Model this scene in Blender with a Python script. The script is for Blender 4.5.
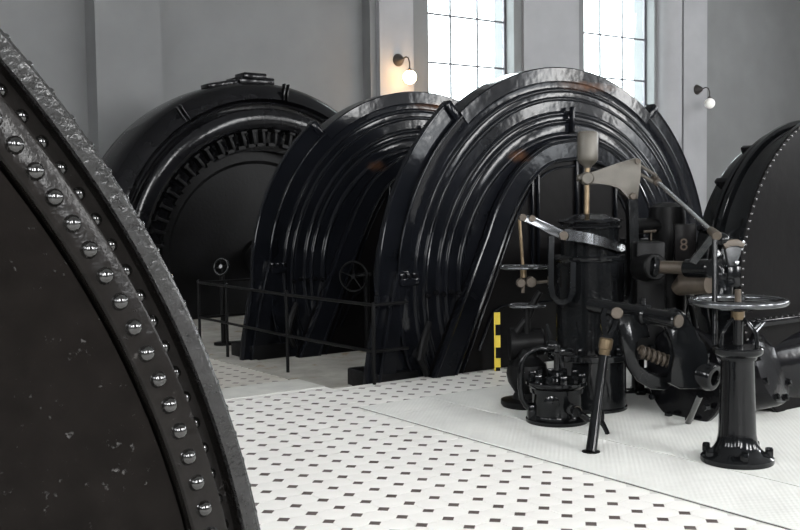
import bpy, bmesh, math, random
from mathutils import Vector, Matrix
random.seed(7)
PI = math.pi
for o in list(bpy.data.objects): bpy.data.objects.remove(o)
scene = bpy.context.scene
COL = scene.collection

# ------------------------------------------------------------------ camera
FPX, YAW, PITCH, ROLL = 1009.2, math.radians(35.39), math.radians(3.35), math.radians(0.80)
CAM = Vector((0, 0, 1.6))
FW = Vector((math.sin(YAW)*math.cos(PITCH), math.cos(YAW)*math.cos(PITCH), -math.sin(PITCH)))
_R = Vector((math.cos(YAW), -math.sin(YAW), 0)); _U = _R.cross(FW)
RT = math.cos(ROLL)*_R - math.sin(ROLL)*_U
UP = math.sin(ROLL)*_R + math.cos(ROLL)*_U
cd = bpy.data.cameras.new('camera'); cam = bpy.data.objects.new('camera', cd); COL.objects.link(cam)
cd.sensor_width = 36; cd.lens = FPX*36/800; cd.clip_start = .05; cd.clip_end = 200
cam.matrix_world = Matrix(((RT.x, UP.x, -FW.x, CAM.x), (RT.y, UP.y, -FW.y, CAM.y), (RT.z, UP.z, -FW.z, CAM.z), (0, 0, 0, 1)))
scene.camera = cam

# ------------------------------------------------------------------ sky, daylight, exposure
vs = scene.view_settings
vs.view_transform = 'Standard'; vs.look = 'None'; vs.gamma = 1; vs.use_curve_mapping = False; vs.exposure = 0.32
world = bpy.data.worlds.new('overcast_sky'); scene.world = world; world.use_nodes = True
bgn = world.node_tree.nodes['Background']; bgn.inputs[0].default_value = (.92, .96, 1, 1); bgn.inputs[1].default_value = 12.0

def window_light(name, loc, rot, sx, sy, power, color=(1, .985, .96)):
    l = bpy.data.lights.new(name, 'AREA'); l.shape = 'RECTANGLE'; l.size = sx; l.size_y = sy; l.energy = power; l.color = color
    o = bpy.data.objects.new(name, l); COL.objects.link(o); o.location = loc; o.rotation_euler = rot
    return o
HALL_X0, HALL_X1, HALL_Y0, HALL_Y1, HALL_Z = -9.0, 27.0, -7.0, 17.4, 10.5
REAR_WINDOWS = [-5.5, -1.0, 6.0, 10.5, 17.0, 21.2, 25.0]      # windows of the wall behind the camera
for k, wx in enumerate(REAR_WINDOWS):
    window_light('daylight_rear', (wx, HALL_Y0+.02, 5.4), (math.radians(90-38), 0, 0), 1.2, 4.0, 520)
SIDE_WINDOWS = [-3.0, 2.0, 7.0, 12.0]                    # windows of the left-hand end wall
for k, wy in enumerate(SIDE_WINDOWS):
    window_light('daylight_side', (HALL_X0+.02, wy, 6.4), (math.radians(90-30), 0, math.radians(-90)), 1.0, 3.4, 130)

for k, wy in enumerate(SIDE_WINDOWS):                    # unseen right-hand end windows, added for highlights on right-facing ridges
    window_light('daylight_side', (HALL_X1-.02, wy, 6.4), (math.radians(90-30), 0, math.radians(90)), 1.0, 3.4, 80)

# ------------------------------------------------------------------ pixel helpers (pixel -> direction; distance from what it touches)
def ray(x, y): return FW + RT*((x-400)/FPX) - UP*((y-265)/FPX)
def W(x, y, d): return CAM + ray(x, y)*d
def on_z(x, y, z=0.0):
    r = ray(x, y); return CAM + r*((z-CAM.z)/r.z)
def on_y(x, y, Y):
    r = ray(x, y); return CAM + r*(Y/r.y)
def project(p):
    d = Vector(p)-CAM; z = d.dot(FW)
    return 400+FPX*d.dot(RT)/z, 265-FPX*d.dot(UP)/z, z

# ------------------------------------------------------------------ materials
def _mat(name):
    m = bpy.data.materials.new(name); m.use_nodes = True
    nt = m.node_tree; b = nt.nodes['Principled BSDF']
    return m, nt, b
def node(nt, typ, **kw):
    n = nt.nodes.new(typ)
    for k, v in kw.items(): setattr(n, k, v)
    return n
def noise(nt, scale, detail=4, rough=.55, coord='Object'):
    tc = node(nt, 'ShaderNodeTexCoord'); n = node(nt, 'ShaderNodeTexNoise')
    n.inputs['Scale'].default_value = scale; n.inputs['Detail'].default_value = detail; n.inputs['Roughness'].default_value = rough
    nt.links.new(tc.outputs[coord], n.inputs['Vector']); return n
def ramp(nt, src, stops):
    r = node(nt, 'ShaderNodeValToRGB'); e = r.color_ramp.elements
    while len(e) < len(stops): e.new(.5)
    for q, (p, c) in zip(e, stops): q.position = p; q.color = (*c, 1) if len(c) == 3 else c
    nt.links.new(src, r.inputs['Fac']); return r
def bump(nt, b, src, strength, dist=.01, prev=None):
    n = node(nt, 'ShaderNodeBump'); n.inputs['Strength'].default_value = strength; n.inputs['Distance'].default_value = dist
    nt.links.new(src, n.inputs['Height'])
    if prev: nt.links.new(prev.outputs[0], n.inputs['Normal'])
    nt.links.new(n.outputs[0], b.inputs['Normal']); return n
def paint(name, c0, c1, rough=.3, scale=3.0, b_scale=14.0, b_str=.25, b_dist=.01, rust=None, metallic=0.0, fine=0.0, spec=.4):
    m, nt, b = _mat(name)
    n = noise(nt, scale); r = ramp(nt, n.outputs['Fac'], [(.3, c0), (.7, c1)])
    col = r.outputs[0]
    if rust:
        n2 = noise(nt, rust[0], 6, .7); r2 = ramp(nt, n2.outputs['Fac'], [(rust[1], (0, 0, 0)), (rust[1]+.08, (1, 1, 1))])
        mx = node(nt, 'ShaderNodeMix', data_type='RGBA'); nt.links.new(r2.outputs[0], mx.inputs[0]); nt.links.new(col, mx.inputs[6])
        mx.inputs[7].default_value = (*rust[2], 1); col = mx.outputs[2]
    nt.links.new(col, b.inputs['Base Color'])
    b.inputs['Roughness'].default_value = rough; b.inputs['Metallic'].default_value = metallic; b.inputs['Specular IOR Level'].default_value = spec
    nb = noise(nt, b_scale, 3); p = bump(nt, b, nb.outputs['Fac'], b_str, b_dist)
    if fine:
        nf = noise(nt, 90, 3, .7); bump(nt, b, nf.outputs['Fac'], fine, .004, p)
    return m
M = {}
M['black'] = paint('black_gloss_paint', (.003, .003, .0035), (.006, .006, .007), .14, 2.0, 8.0, .18, .012, spec=.16)
M['black2'] = paint('black_enamel', (.003, .0033, .0037), (.0055, .006, .0067), .11, 3.0, 26.0, .16, .006, spec=.22)
M['dark'] = paint('dull_black_iron', (.003, .003, .003), (.006, .006, .0065), .4, 3.0, 20.0, .3, .008, spec=.08)
M['panel'] = paint('dark_panel_paint', (.0025, .0022, .0025), (.0045, .0042, .0042), .3, 2.0, 9.0, .2, .01, spec=.04)
M['khaki'] = paint('khaki_grey_paint', (.050, .045, .037), (.075, .068, .057), .42, 8.0, 40.0, .2, .004, (9.0, .66, (.09, .06, .035)), .25)
M['brass'] = paint('worn_brass', (.10, .072, .042), (.14, .105, .065), .38, 20.0, 50.0, .2, .003, None, .7)
M['tan'] = paint('tan_oiled_metal', (.038, .030, .022), (.065, .051, .039), .45, 14.0, 40.0, .2, .004, None, .3)
M['iron'] = paint('grey_iron', (.03, .031, .033), (.05, .052, .055), .35, 20, 50, .15, .003, None, .3)
M['steel'] = paint('polished_steel', (.62, .64, .66), (.75, .77, .8), .22, 30.0, 60.0, .06, .002, None, 1.0)
M['dark_steel'] = paint('dark_polished_steel', (.07, .073, .077), (.12, .124, .13), .2, 20.0, 50.0, .15, .003, None, .9)
M['yellow'] = paint('yellow_warning_paint', (.62, .46, .04), (.7, .53, .06), .5, 12, 30, .1)
M['sconce_iron'] = paint('dark_brown_iron', (.02, .017, .016), (.035, .03, .028), .5, 12, 30, .1)
M['concrete'] = paint('worn_concrete', (.22, .21, .19), (.33, .32, .29), .85, 4, 60, .3, .004, (3.5, .6, (.2, .13, .08)))
M['kerb'] = paint('light_concrete', (.36, .36, .34), (.44, .44, .41), .8, 5, 60, .3, .004)
M['grout'] = paint('grey_grout', (.58, .57, .55), (.64, .63, .61), .9, 8, 80, .3, .003)
M['tile_white'] = paint('white_stoneware', (.70, .69, .66), (.78, .77, .74), .33, 2.2, 60, .08, .002)
M['tile_dark'] = paint('brown_stoneware', (.065, .05, .047), (.10, .08, .074), .4, 20, 60, .08, .002)
M['tile_shaded'] = paint('shaded_white_stoneware', (.42, .40, .36), (.54, .52, .48), .45, 3, 60, .1, .002)  # white tile with the shade over the sunken floor put into its colour
M['wall'] = paint('grey_wall_plaster', (.115, .117, .118), (.133, .135, .136), .85, 1.2, 30, .12, .006)
M['pilaster'] = paint('light_grey_plaster', (.20, .20, .208), (.235, .235, .243), .8, 1.0, 25, .15, .006)
M['ceiling'] = paint('white_ceiling_plaster', (.28, .28, .28), (.32, .32, .32), .9, 1, 20, .1)
M['frame'] = paint('grey_window_iron', (.06, .06, .07), (.09, .09, .10), .5, 10, 30, .1)
M['chalk'] = paint('chalk', (.035, .024, .018), (.055, .04, .03), .9, 60, 60, .1)
# near casing: thick lumpy paint with pale chips
def lumpy():
    m, nt, b = _mat('lumpy_black_paint')
    n = noise(nt, 26, 5, .65); r = ramp(nt, n.outputs['Fac'], [(.2, (.006, .0055, .005)), (.69, (.010, .009, .0085)), (.76, (.04, .038, .036))])
    nt.links.new(r.outputs[0], b.inputs['Base Color']); b.inputs['Roughness'].default_value = .16; b.inputs['Specular IOR Level'].default_value = .09
    a = noise(nt, 34, 4, .6); p = bump(nt, b, a.outputs['Fac'], .3, .005)
    v = noise(nt, 9, 5, .75); rv = ramp(nt, v.outputs['Fac'], [(.62, (0, 0, 0)), (.68, (1, 1, 1))]); bump(nt, b, rv.outputs[0], .5, .004, p)
    return m
M['lumpy'] = lumpy()
M['rim'] = paint('sparkling_rim_paint', (.008, .008, .008), (.018, .018, .018), .24, 30, 60, .6, .008, spec=.4)
M['rivet'] = paint('rivet_gloss_paint', (.004, .004, .004), (.008, .0075, .007), .13, 6, 60, .15, .003, spec=.8)
def face_plate_mat():
    # thin old paint: small pale chips and flakes standing proud
    m, nt, b = _mat('plate_black_paint')
    n = noise(nt, 12, 5, .65); r = ramp(nt, n.outputs['Fac'], [(.3, (.0035, .003, .0027)), (.7, (.0065, .0055, .005))])
    v = noise(nt, 48, 6, .7); cl = noise(nt, 5, 3, .6)
    ad = node(nt, 'ShaderNodeMath', operation='MULTIPLY_ADD'); nt.links.new(cl.outputs['Fac'], ad.inputs[0]); ad.inputs[1].default_value = .35; nt.links.new(v.outputs['Fac'], ad.inputs[2])
    rv = ramp(nt, ad.outputs[0], [(.825, (0, 0, 0)), (.86, (1, 1, 1))])
    mx = node(nt, 'ShaderNodeMix', data_type='RGBA'); nt.links.new(rv.outputs[0], mx.inputs[0]); nt.links.new(r.outputs[0], mx.inputs[6]); mx.inputs[7].default_value = (.045, .043, .042, 1)
    nt.links.new(mx.outputs[2], b.inputs['Base Color']); b.inputs['Roughness'].default_value = .28; b.inputs['Specular IOR Level'].default_value = .035
    p = bump(nt, b, rv.outputs[0], .8, .004); a = noise(nt, 60, 3, .6); bump(nt, b, a.outputs['Fac'], .15, .003, p)
    return m
M['plate'] = face_plate_mat()
def housing_mat():
    # black gloss paint with rust breaking through near the crown and on the left shoulder (object space = axis of the housing)
    m, nt, b = _mat('rusting_black_paint')
    n = noise(nt, 2.2); r = ramp(nt, n.outputs['Fac'], [(.3, (.0028, .0032, .0042)), (.7, (.0055, .006, .0078))])
    tc = node(nt, 'ShaderNodeTexCoord'); tot = None
    for (c, sx, sz) in (((.30, 2.02), .75, .10), ((-.75, 1.28), .22, .12), ((.55, 1.15), .3, .06)):
        mp = node(nt, 'ShaderNodeMapping'); mp.vector_type = 'TEXTURE'
        mp.inputs['Location'].default_value = (c[0], 0, c[1]); mp.inputs['Scale'].default_value = (sx, 4, sz)
        nt.links.new(tc.outputs['Object'], mp.inputs['Vector'])
        g = node(nt, 'ShaderNodeTexGradient', gradient_type='SPHERICAL'); nt.links.new(mp.outputs[0], g.inputs['Vector'])
        if tot is None: tot = g.outputs['Fac']
        else:
            a = node(nt, 'ShaderNodeMath', operation='MAXIMUM'); nt.links.new(tot, a.inputs[0]); nt.links.new(g.outputs['Fac'], a.inputs[1]); tot = a.outputs[0]
    n2 = noise(nt, 9, 6, .7); mu = node(nt, 'ShaderNodeMath', operation='MULTIPLY'); nt.links.new(tot, mu.inputs[0]); nt.links.new(n2.outputs['Fac'], mu.inputs[1])
    r2 = ramp(nt, mu.outputs[0], [(.18, (0, 0, 0)), (.62, (1, 1, 1))])
    mx = node(nt, 'ShaderNodeMix', data_type='RGBA'); nt.links.new(r2.outputs[0], mx.inputs[0]); nt.links.new(r.outputs[0], mx.inputs[6]); mx.inputs[7].default_value = (.075, .035, .018, 1)
    nt.links.new(mx.outputs[2], b.inputs['Base Color']); b.inputs['Roughness'].default_value = .10; b.inputs['Specular IOR Level'].default_value = .12
    nb = noise(nt, 6, 2); bump(nt, b, nb.outputs['Fac'], .16, .012)
    return m
M['housing'] = housing_mat()
def tread_mat():
    m, nt, b = _mat('tread_plate_paint')
    n = noise(nt, 2.5, 6, .65); r = ramp(nt, n.outputs['Fac'], [(.25, (.56, .565, .54)), (.6, (.66, .665, .635)), (.8, (.69, .69, .655))])
    nr = noise(nt, 1.7, 8, .8); rr = ramp(nt, nr.outputs['Fac'], [(.69, (0, 0, 0)), (.75, (1, 1, 1))])
    mx = node(nt, 'ShaderNodeMix', data_type='RGBA'); nt.links.new(rr.outputs[0], mx.inputs[0]); nt.links.new(r.outputs[0], mx.inputs[6]); mx.inputs[7].default_value = (.40, .31, .19, 1)
    nt.links.new(mx.outputs[2], b.inputs['Base Color']); b.inputs['Roughness'].default_value = .5
    tc = node(nt, 'ShaderNodeTexCoord'); prev = None; hs = []
    for ang in (45, -45):
        mp = node(nt, 'ShaderNodeMapping'); mp.inputs['Rotation'].default_value = (0, 0, math.radians(ang)); nt.links.new(tc.outputs['Object'], mp.inputs['Vector'])
        w = node(nt, 'ShaderNodeTexWave'); w.inputs['Scale'].default_value = 11; nt.links.new(mp.outputs[0], w.inputs['Vector']); hs.append(w)
    mu = node(nt, 'ShaderNodeMath', operation='MULTIPLY'); nt.links.new(hs[0].outputs['Fac'], mu.inputs[0]); nt.links.new(hs[1].outputs['Fac'], mu.inputs[1])
    bump(nt, b, mu.outputs[0], .4, .005)
    return m
M['tread'] = tread_mat()
def glass_mat():
    m = bpy.data.materials.new('window_glass'); m.use_nodes = True; nt = m.node_tree; nt.nodes.clear()
    out = node(nt, 'ShaderNodeOutputMaterial'); t = node(nt, 'ShaderNodeBsdfTransparent'); t.inputs[0].default_value = (.93, .97, .96, 1)
    g = node(nt, 'ShaderNodeBsdfGlossy'); g.inputs['Roughness'].default_value = .03
    mx = node(nt, 'ShaderNodeMixShader'); mx.inputs[0].default_value = .06
    nt.links.new(t.outputs[0], mx.inputs[1]); nt.links.new(g.outputs[0], mx.inputs[2]); nt.links.new(mx.outputs[0], out.inputs[0])
    return m
M['glass'] = glass_mat()
def lamp_mat(name, color, strength):
    m, nt, b = _mat(name); b.inputs['Base Color'].default_value = (.85, .84, .8, 1); b.inputs['Roughness'].default_value = .3
    b.inputs['Emission Color'].default_value = (*color, 1); b.inputs['Emission Strength'].default_value = strength; return m
M['globe_lit'] = lamp_mat('lit_opal_globe', (1, .62, .30), 45.0)
M['globe_off'] = lamp_mat('opal_globe', (1, 1, 1), 0.0)

# ------------------------------------------------------------------ mesh builder
def frame_from_axis(axis):
    a = Vector(axis).normalized(); t = Vector((0, 0, 1)) if abs(a.z) < .9 else Vector((1, 0, 0))
    u = t.cross(a).normalized(); v = a.cross(u); return u, v, a
class B:
    def __init__(s): s.bm = bmesh.new()
    def _ring_faces(s, A, Bq, closed=True):
        n = len(A); m = n if closed else n-1
        for i in range(m):
            j = (i+1) % n; q = [A[i], A[j], Bq[j], Bq[i]]; q = [x for k, x in enumerate(q) if x not in q[:k]]
            if len(q) > 2:
                try: s.bm.faces.new(q)
                except ValueError: pass
    def lathe(s, c, axis, prof, n=48, a0=0.0, a1=2*PI, uv=None):
        """prof: list of (radius, offset along axis); revolved about c"""
        c = Vector(c); u, v, a = uv if uv else frame_from_axis(axis); full = abs(a1-a0-2*PI) < 1e-6
        rings = []
        for (r, h) in prof:
            if r < 1e-6: rings.append([s.bm.verts.new(c+a*h)]); continue
            k = n if full else n+1
            rings.append([s.bm.verts.new(c+a*h+u*(r*math.cos(a0+(a1-a0)*i/n))+v*(r*math.sin(a0+(a1-a0)*i/n))) for i in range(k)])
        for A, Q in zip(rings, rings[1:]):
            if len(A) == 1 and len(Q) == 1: continue
            if len(A) == 1: A = A*len(Q)
            if len(Q) == 1: Q = Q*len(A)
            s._ring_faces(A, Q, full)
        return s
    def cyl(s, p0, p1, r0, r1=None, n=20, bev=0.0):
        p0, p1 = Vector(p0), Vector(p1); r1 = r0 if r1 is None else r1; L = (p1-p0).length
        if bev: pr = [(0, 0), (r0-bev, 0), (r0, bev), (r1, L-bev), (r1-bev, L), (0, L)]
        else: pr = [(0, 0), (r0, 0), (r1, L), (0, L)]
        return s.lathe(p0, p1-p0, pr, n)
    def tube(s, pts, r, n=12, closed=False):
        pts = [Vector(p) for p in pts]; N = len(pts); rr = r if isinstance(r, (list, tuple)) else [r]*N
        T = []
        for i in range(N):
            a = pts[(i-1) % N] if (closed or i > 0) else pts[0]; b = pts[(i+1) % N] if (closed or i < N-1) else pts[-1]
            T.append((b-a).normalized())
        u, v, _ = frame_from_axis(T[0]); rings = []
        for i in range(N):
            u = (u - T[i]*u.dot(T[i])).normalized(); v = T[i].cross(u)
            rings.append([s.bm.verts.new(pts[i]+(u*math.cos(2*PI*k/n)+v*math.sin(2*PI*k/n))*rr[i]) for k in range(n)])
        for A, Q in zip(rings, rings[1:]): s._ring_faces(A, Q)
        if closed: s._ring_faces(rings[-1], rings[0])
        else:
            s.bm.faces.new(rings[0]); s.bm.faces.new(rings[-1])
        return s
    def torus(s, c, axis, R, r, n=48, m=12):
        u, v, a = frame_from_axis(axis); c = Vector(c)
        return s.tube([c+(u*math.cos(2*PI*i/n)+v*math.sin(2*PI*i/n))*R for i in range(n)], r, m, True)
    def box(s, c, size, u=None, v=None, bev=0.0):
        c = Vector(c); u = Vector(u or (1, 0, 0)).normalized(); v = Vector(v or (0, 1, 0)).normalized(); w = u.cross(v).normalized(); v = w.cross(u)
        hx, hy, hz = [q/2 for q in size]
        vs_ = [s.bm.verts.new(c+u*(hx*i)+v*(hy*j)+w*(hz*k)) for i in (-1, 1) for j in (-1, 1) for k in (-1, 1)]
        fs = [s.bm.faces.new([vs_[i] for i in f]) for f in ((0, 1, 3, 2), (4, 6, 7, 5), (0, 4, 5, 1), (2, 3, 7, 6), (0, 2, 6, 4), (1, 5, 7, 3))]
        if bev:
            es = list({e for f in fs for e in f.edges}); bmesh.ops.bevel(s.bm, geom=es, offset=bev, segments=2, affect='EDGES', profile=.5)
        return s
    def prism(s, poly, depth_vec, bev=0.0):
        """poly: list of 3-D points of one face; extruded along depth_vec"""
        dv = Vector(depth_vec); A = [s.bm.verts.new(Vector(p)) for p in poly]; Q = [s.bm.verts.new(Vector(p)+dv) for p in poly]
        f0 = s.bm.faces.new(A); f1 = s.bm.faces.new(Q); s._ring_faces(A, Q)
        if bev:
            es = list(f0.edges)+list(f1.edges); bmesh.ops.bevel(s.bm, geom=es, offset=bev, segments=2, affect='EDGES', profile=.5)
        return s
    def sphere(s, c, r, n=16, m=10, squash=1.0, axis=(0, 0, 1)):
        pr = [(r*math.sin(PI*i/m), -r*squash*math.cos(PI*i/m)) for i in range(m+1)]; pr[0] = (0, pr[0][1]); pr[-1] = (0, pr[-1][1])
        return s.lathe(c, axis, pr, n)
    def strip(s, A, Q, dv):
        """ribbon between polylines A and Q, extruded by dv"""
        dv = Vector(dv); a = [s.bm.verts.new(Vector(p)) for p in A]; q = [s.bm.verts.new(Vector(p)) for p in Q]
        a2 = [s.bm.verts.new(Vector(p)+dv) for p in A]; q2 = [s.bm.verts.new(Vector(p)+dv) for p in Q]
        for X, Y in ((a, q), (q, q2), (q2, a2), (a2, a)): s._ring_faces(X, Y, False)
        s.bm.faces.new([a[0], q[0], q2[0], a2[0]]); s.bm.faces.new([a[-1], a2[-1], q2[-1], q[-1]])
        return s
    def clip(s, z):
        g = list(s.bm.verts)+list(s.bm.edges)+list(s.bm.faces)
        bmesh.ops.bisect_plane(s.bm, geom=g, plane_co=(0, 0, z), plane_no=(0, 0, 1), clear_inner=True); return s

def finish(name, b, mat, smooth=35, origin=(0, 0, 0)):
    bm = b.bm; bmesh.ops.remove_doubles(bm, verts=bm.verts, dist=1e-5); bmesh.ops.recalc_face_normals(bm, faces=bm.faces)
    o = Vector(origin)
    if o.length: bmesh.ops.translate(bm, verts=bm.verts, vec=-o)
    me = bpy.data.meshes.new(name); bm.to_mesh(me); bm.free()
    if smooth:
        me.polygons.foreach_set('use_smooth', [True]*len(me.polygons)); me.set_sharp_from_angle(angle=math.radians(smooth))
    me.materials.append(M[mat] if isinstance(mat, str) else mat); return me
def root_loc(p):
    v = Vector((0, 0, 0))
    while p: v += p.location; p = p.parent
    return v
def part(name, b, mat, parent, smooth=35, label=None):
    """mesh given in world coordinates, made a child of parent with the parent's origin"""
    me = finish(name, b, mat, smooth, root_loc(parent)); o = bpy.data.objects.new(name, me); COL.objects.link(o); o.parent = parent
    if label: o['label'] = label
    return o
def thing(name, loc, label, cat, group=None):
    o = bpy.data.objects.new(name, None); COL.objects.link(o); o.location = loc; o.empty_display_size = .1
    o['label'] = label; o['category'] = cat
    if group: o['group'] = group
    return o
def single(name, b, mat, label, cat, origin, group=None, smooth=35):
    me = finish(name, b, mat, smooth, origin); o = bpy.data.objects.new(name, me); COL.objects.link(o); o.location = origin
    o['label'] = label; o['category'] = cat
    if group: o['group'] = group
    return o
def structure(name, b, mat, smooth=0, origin=(0, 0, 0), label=None):
    me = finish(name, b, mat, smooth, origin); o = bpy.data.objects.new(name, me); COL.objects.link(o); o.location = origin; o['kind'] = 'structure'
    if label: o['label'] = label
    return o
def copies(name, mesh, parent, mats):
    for m in mats:
        o = bpy.data.objects.new(name, mesh); COL.objects.link(o); o.parent = parent; o.matrix_local = m
def copy_tree(o, parent=None):
    c = o.copy(); COL.objects.link(c); c.parent = parent
    for ch in list(o.children): copy_tree(ch, c)
    return c
def placed(pos, normal, spin=0.0):
    u, v, a = frame_from_axis(normal); m = Matrix((u, v, a)).transposed().to_4x4(); m = m @ Matrix.Rotation(spin, 4, 'Z'); m.translation = Vector(pos); return m
def bolt_mesh(name, r, h, mat, n=6):
    b = B(); b.lathe((0, 0, 0), (0, 0, 1), [(r, 0), (r, h*.85), (r*.85, h), (0, h)], n); return finish(name, b, mat, 30)
def rivet_mesh(name, r, mat):
    b = B(); b.lathe((0, 0, 0), (0, 0, 1), [(r*1.12, 0), (r*1.05, r*.12), (r, r*.2)]+[(r*math.cos(t), r*.2+r*.72*math.sin(t)) for t in (.35, .7, 1.05, 1.35)]+[(0, r*.92)], 12)
    return finish(name, b, mat, 60)
def arc(c, r, a0, a1, n, y):
    return [Vector((c[0]+r*math.cos(math.radians(a0+(a1-a0)*i/n)), y, c[1]+r*math.sin(math.radians(a0+(a1-a0)*i/n)))) for i in range(n+1)]
YUV = (Vector((1, 0, 0)), Vector((0, 0, 1)), Vector((0, 1, 0)))   # lathe frame: angle measured in XZ, axis +Y

# ================================================================== SETTING
AX, AZ = 7.5, .8           # shaft line of the machine set, parallel to Y
LOW = -.10                 # sunken floor around the housings
FE = 7.55                  # edge of the upper floor
b = B(); b.box(((HALL_X0+HALL_X1)/2, (HALL_Y0+FE)/2, -.104), (HALL_X1-HALL_X0, FE-HALL_Y0, .2))
b.box(((HALL_X0+4.62)/2, (FE+7.69)/2, -.104), (4.62-HALL_X0, 7.69-FE, .2))
floor = structure('floor', b, 'grout', label='white octagon tiles with small dark square dots')
b = B(); b.box(((HALL_X0+4.62)/2, 7.935, -.1), (4.62-HALL_X0, .486, .203))
part('kerb', b, 'kerb', floor, 0, 'pale concrete kerb strip along the floor edge')
b = B(); b.box(((HALL_X0+HALL_X1)/2, (FE+HALL_Y1)/2, LOW-.1), (HALL_X1-HALL_X0, HALL_Y1-FE, .2))
floor2 = structure('floor_sunken', b, 'concrete', label='darker sunken concrete floor around the black housings')
b = B(); b.box((4.98, 12.0, LOW+.006), (.34, 8.0, .012))
part('concrete_strip', b, 'concrete', floor2, 0)

# --- octagon-and-dot tiles
LS, LX, LY = .16936, 4.1451, 6.5502
DOT = .0395
def oct_poly(g=.0011):
    h = LS/2-g; c = DOT
    return [(h, -h+c), (h, h-c), (h-c, h), (-h+c, h), (-h, h-c), (-h, -h+c), (-h+c, -h), (h-c, -h)]
def dot_poly(g=.0011):
    d = DOT-g*1.4; return [(d, 0), (0, d), (-d, 0), (0, -d)]
def tile_mesh(name, poly, mat):
    b = B(); b.prism([(x, y, -.008) for x, y in poly], (0, 0, .008)); return finish(name, b, mat, 0)
oct_me = tile_mesh('octagon_tile', oct_poly(), 'tile_white'); dot_me = tile_mesh('dot_tile', dot_poly(), 'tile_dark')
def on_plates(x, y): return x > 4.33-.02 and y < 6.68+.02
cells = {'octagon_tile': [], 'dot_tile': []}
for i in range(-50, 60):
    for j in range(-60, 30):
        for kind, ox in (('dot_tile', 0), ('octagon_tile', .5)):
            x, y = LX+LS*(i+ox), LY+LS*(j+ox)
            if x < -3 or x > 14 or y < -1.5 or on_plates(x, y): continue
            top = 7.62 if x < 4.54 else FE-.09
            if y > top: continue
            px_, py_, d = project((x, y, 0))
            vis = d > .3 and -10 < px_ < 810 and py_ < 535 and px_ > 130+.31*(py_-250)*1.15
            cells[kind].append((0 if vis else 1, (Vector((x, y, 0))-CAM).length, x, y))
for kind, me, poly, mat in (('octagon_tile', oct_me, oct_poly(), 'tile_white'), ('dot_tile', dot_me, dot_poly(), 'tile_dark')):
    L = sorted(cells[kind])
    for (_, _, x, y) in L[:295]:
        o = bpy.data.objects.new(kind, me); COL.objects.link(o); o.parent = floor; o.location = (x, y, random.uniform(-.0006, .0006))
    bb = B()
    for (_, _, x, y) in L[295:]: bb.prism([(x+p, y+q, -.008) for p, q in poly], (0, 0, .008))
    o = part(kind+'_field', bb, mat, floor, 0); o['kind'] = 'stuff'
for kind, poly, mat, ox in (('octagon_tile', oct_poly(), 'tile_shaded', .5), ('dot_tile', dot_poly(), 'tile_dark', 0)):
    bb = B()
    for i in range(-8, 8):
        for j in range(-2, 26):
            x, y = LX+LS*(i+ox), 8.35+LS*(j+ox)
            if x > 4.74: continue
            bb.prism([(x+p, y+q, LOW) for p, q in poly], (0, 0, .006))
    o = part(kind+'_field', bb, mat, floor2, 0); o['kind'] = 'stuff'
# --- tread plates
def tread(x0, x1, y0, y1, t=.009):
    b = B(); b.box(((x0+x1)/2, (y0+y1)/2, t/2), (x1-x0, y1-y0, t), bev=.002)
    part('tread_plate', b, 'tread', floor, 0)
b = B(); b.box((7.465, 2.84, .001), (6.27, 7.68, .004)); part('plate_bed', b, 'dark', floor, 0)
tread(4.33, 5.0, 6.28, 6.68); tread(4.33, 5.0, -1.0, 6.273); tread(5.01, 7.0, -1.0, 6.68); tread(7.007, 10.6, -1.0, 6.68)

# --- walls
WZ0, WZ1 = 2.2, 8.2
WINX = [(12.98, 15.38), (17.60, 20.08)]
WY, WT = 17.0, .5      # face of the window wall, thickness
def wall_y(b, x0, x1, z0, z1, y0, y1): b.box(((x0+x1)/2, (y0+y1)/2, (z0+z1)/2), (x1-x0, y1-y0, z1-z0))
b = B()
wall_y(b, HALL_X0, 11.5, LOW, HALL_Z, WY+.4, WY+.8)
xs = [11.5, 12.98, 15.38, 17.60, 20.08, 22.0]
for k in range(0, 6, 2): wall_y(b, xs[k], xs[k+1], LOW, HALL_Z, WY+.12, WY+.8)
for (x0, x1) in WINX: wall_y(b, x0, x1, LOW, WZ0, WY+.12, WY+.8); wall_y(b, x0, x1, WZ1, HALL_Z, WY+.12, WY+.8)
wall_y(b, 22.0, HALL_X1, LOW, HALL_Z, WY+.4, WY+.8)
structure('wall_back', b, 'wall', label='grey plaster window wall behind the machines')
for k, (x0, x1, y0) in enumerate(((11.65, 12.5, WY), (15.62, 17.36, WY+.05), (21.07, 22.0, WY), (5.80, 6.97, WY-.1))):
    b = B(); wall_y(b, x0, x1, LOW, HALL_Z, y0, WY+.41 if k in (0, 2, 3) else WY+.13)
    structure('trim_%d' % (k+1), b, 'wall' if k == 3 else 'pilaster', label=('pale pilaster carrying the lit wall lamp', 'wide plaster pier between the two windows', 'pale pilaster carrying the unlit wall lamp', 'grey pilaster behind the far generator')[k])
b = B(); pr = [(.62*math.cos(t), .62*math.sin(t)) for t in [PI*i/16 for i in range(17)]]
b.prism([(20.62+p*.7, WY+.14-q*.45, LOW) for p, q in pr], (0, 0, HALL_Z-LOW))
structure('trim_5', b, 'pilaster', 40, label='rounded plaster pier beside the right-hand window')
b = B()
xs2 = [HALL_X0]+[v for wx in REAR_WINDOWS for v in (wx-1.05, wx+1.05)]+[HALL_X1]
for k in range(0, len(xs2), 2): wall_y(b, xs2[k], xs2[k+1], -.1, HALL_Z, HALL_Y0-.5, HALL_Y0)
for wx in REAR_WINDOWS: wall_y(b, wx-1.05, wx+1.05, -.1, 2.8, HALL_Y0-.5, HALL_Y0); wall_y(b, wx-1.05, wx+1.05, 8.0, HALL_Z, HALL_Y0-.5, HALL_Y0)
structure('wall_front', b, 'wall')
b = B()
def wall_x(b, y0, y1, z0, z1, x0, x1): b.box(((x0+x1)/2, (y0+y1)/2, (z0+z1)/2), (x1-x0, y1-y0, z1-z0))
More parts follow.
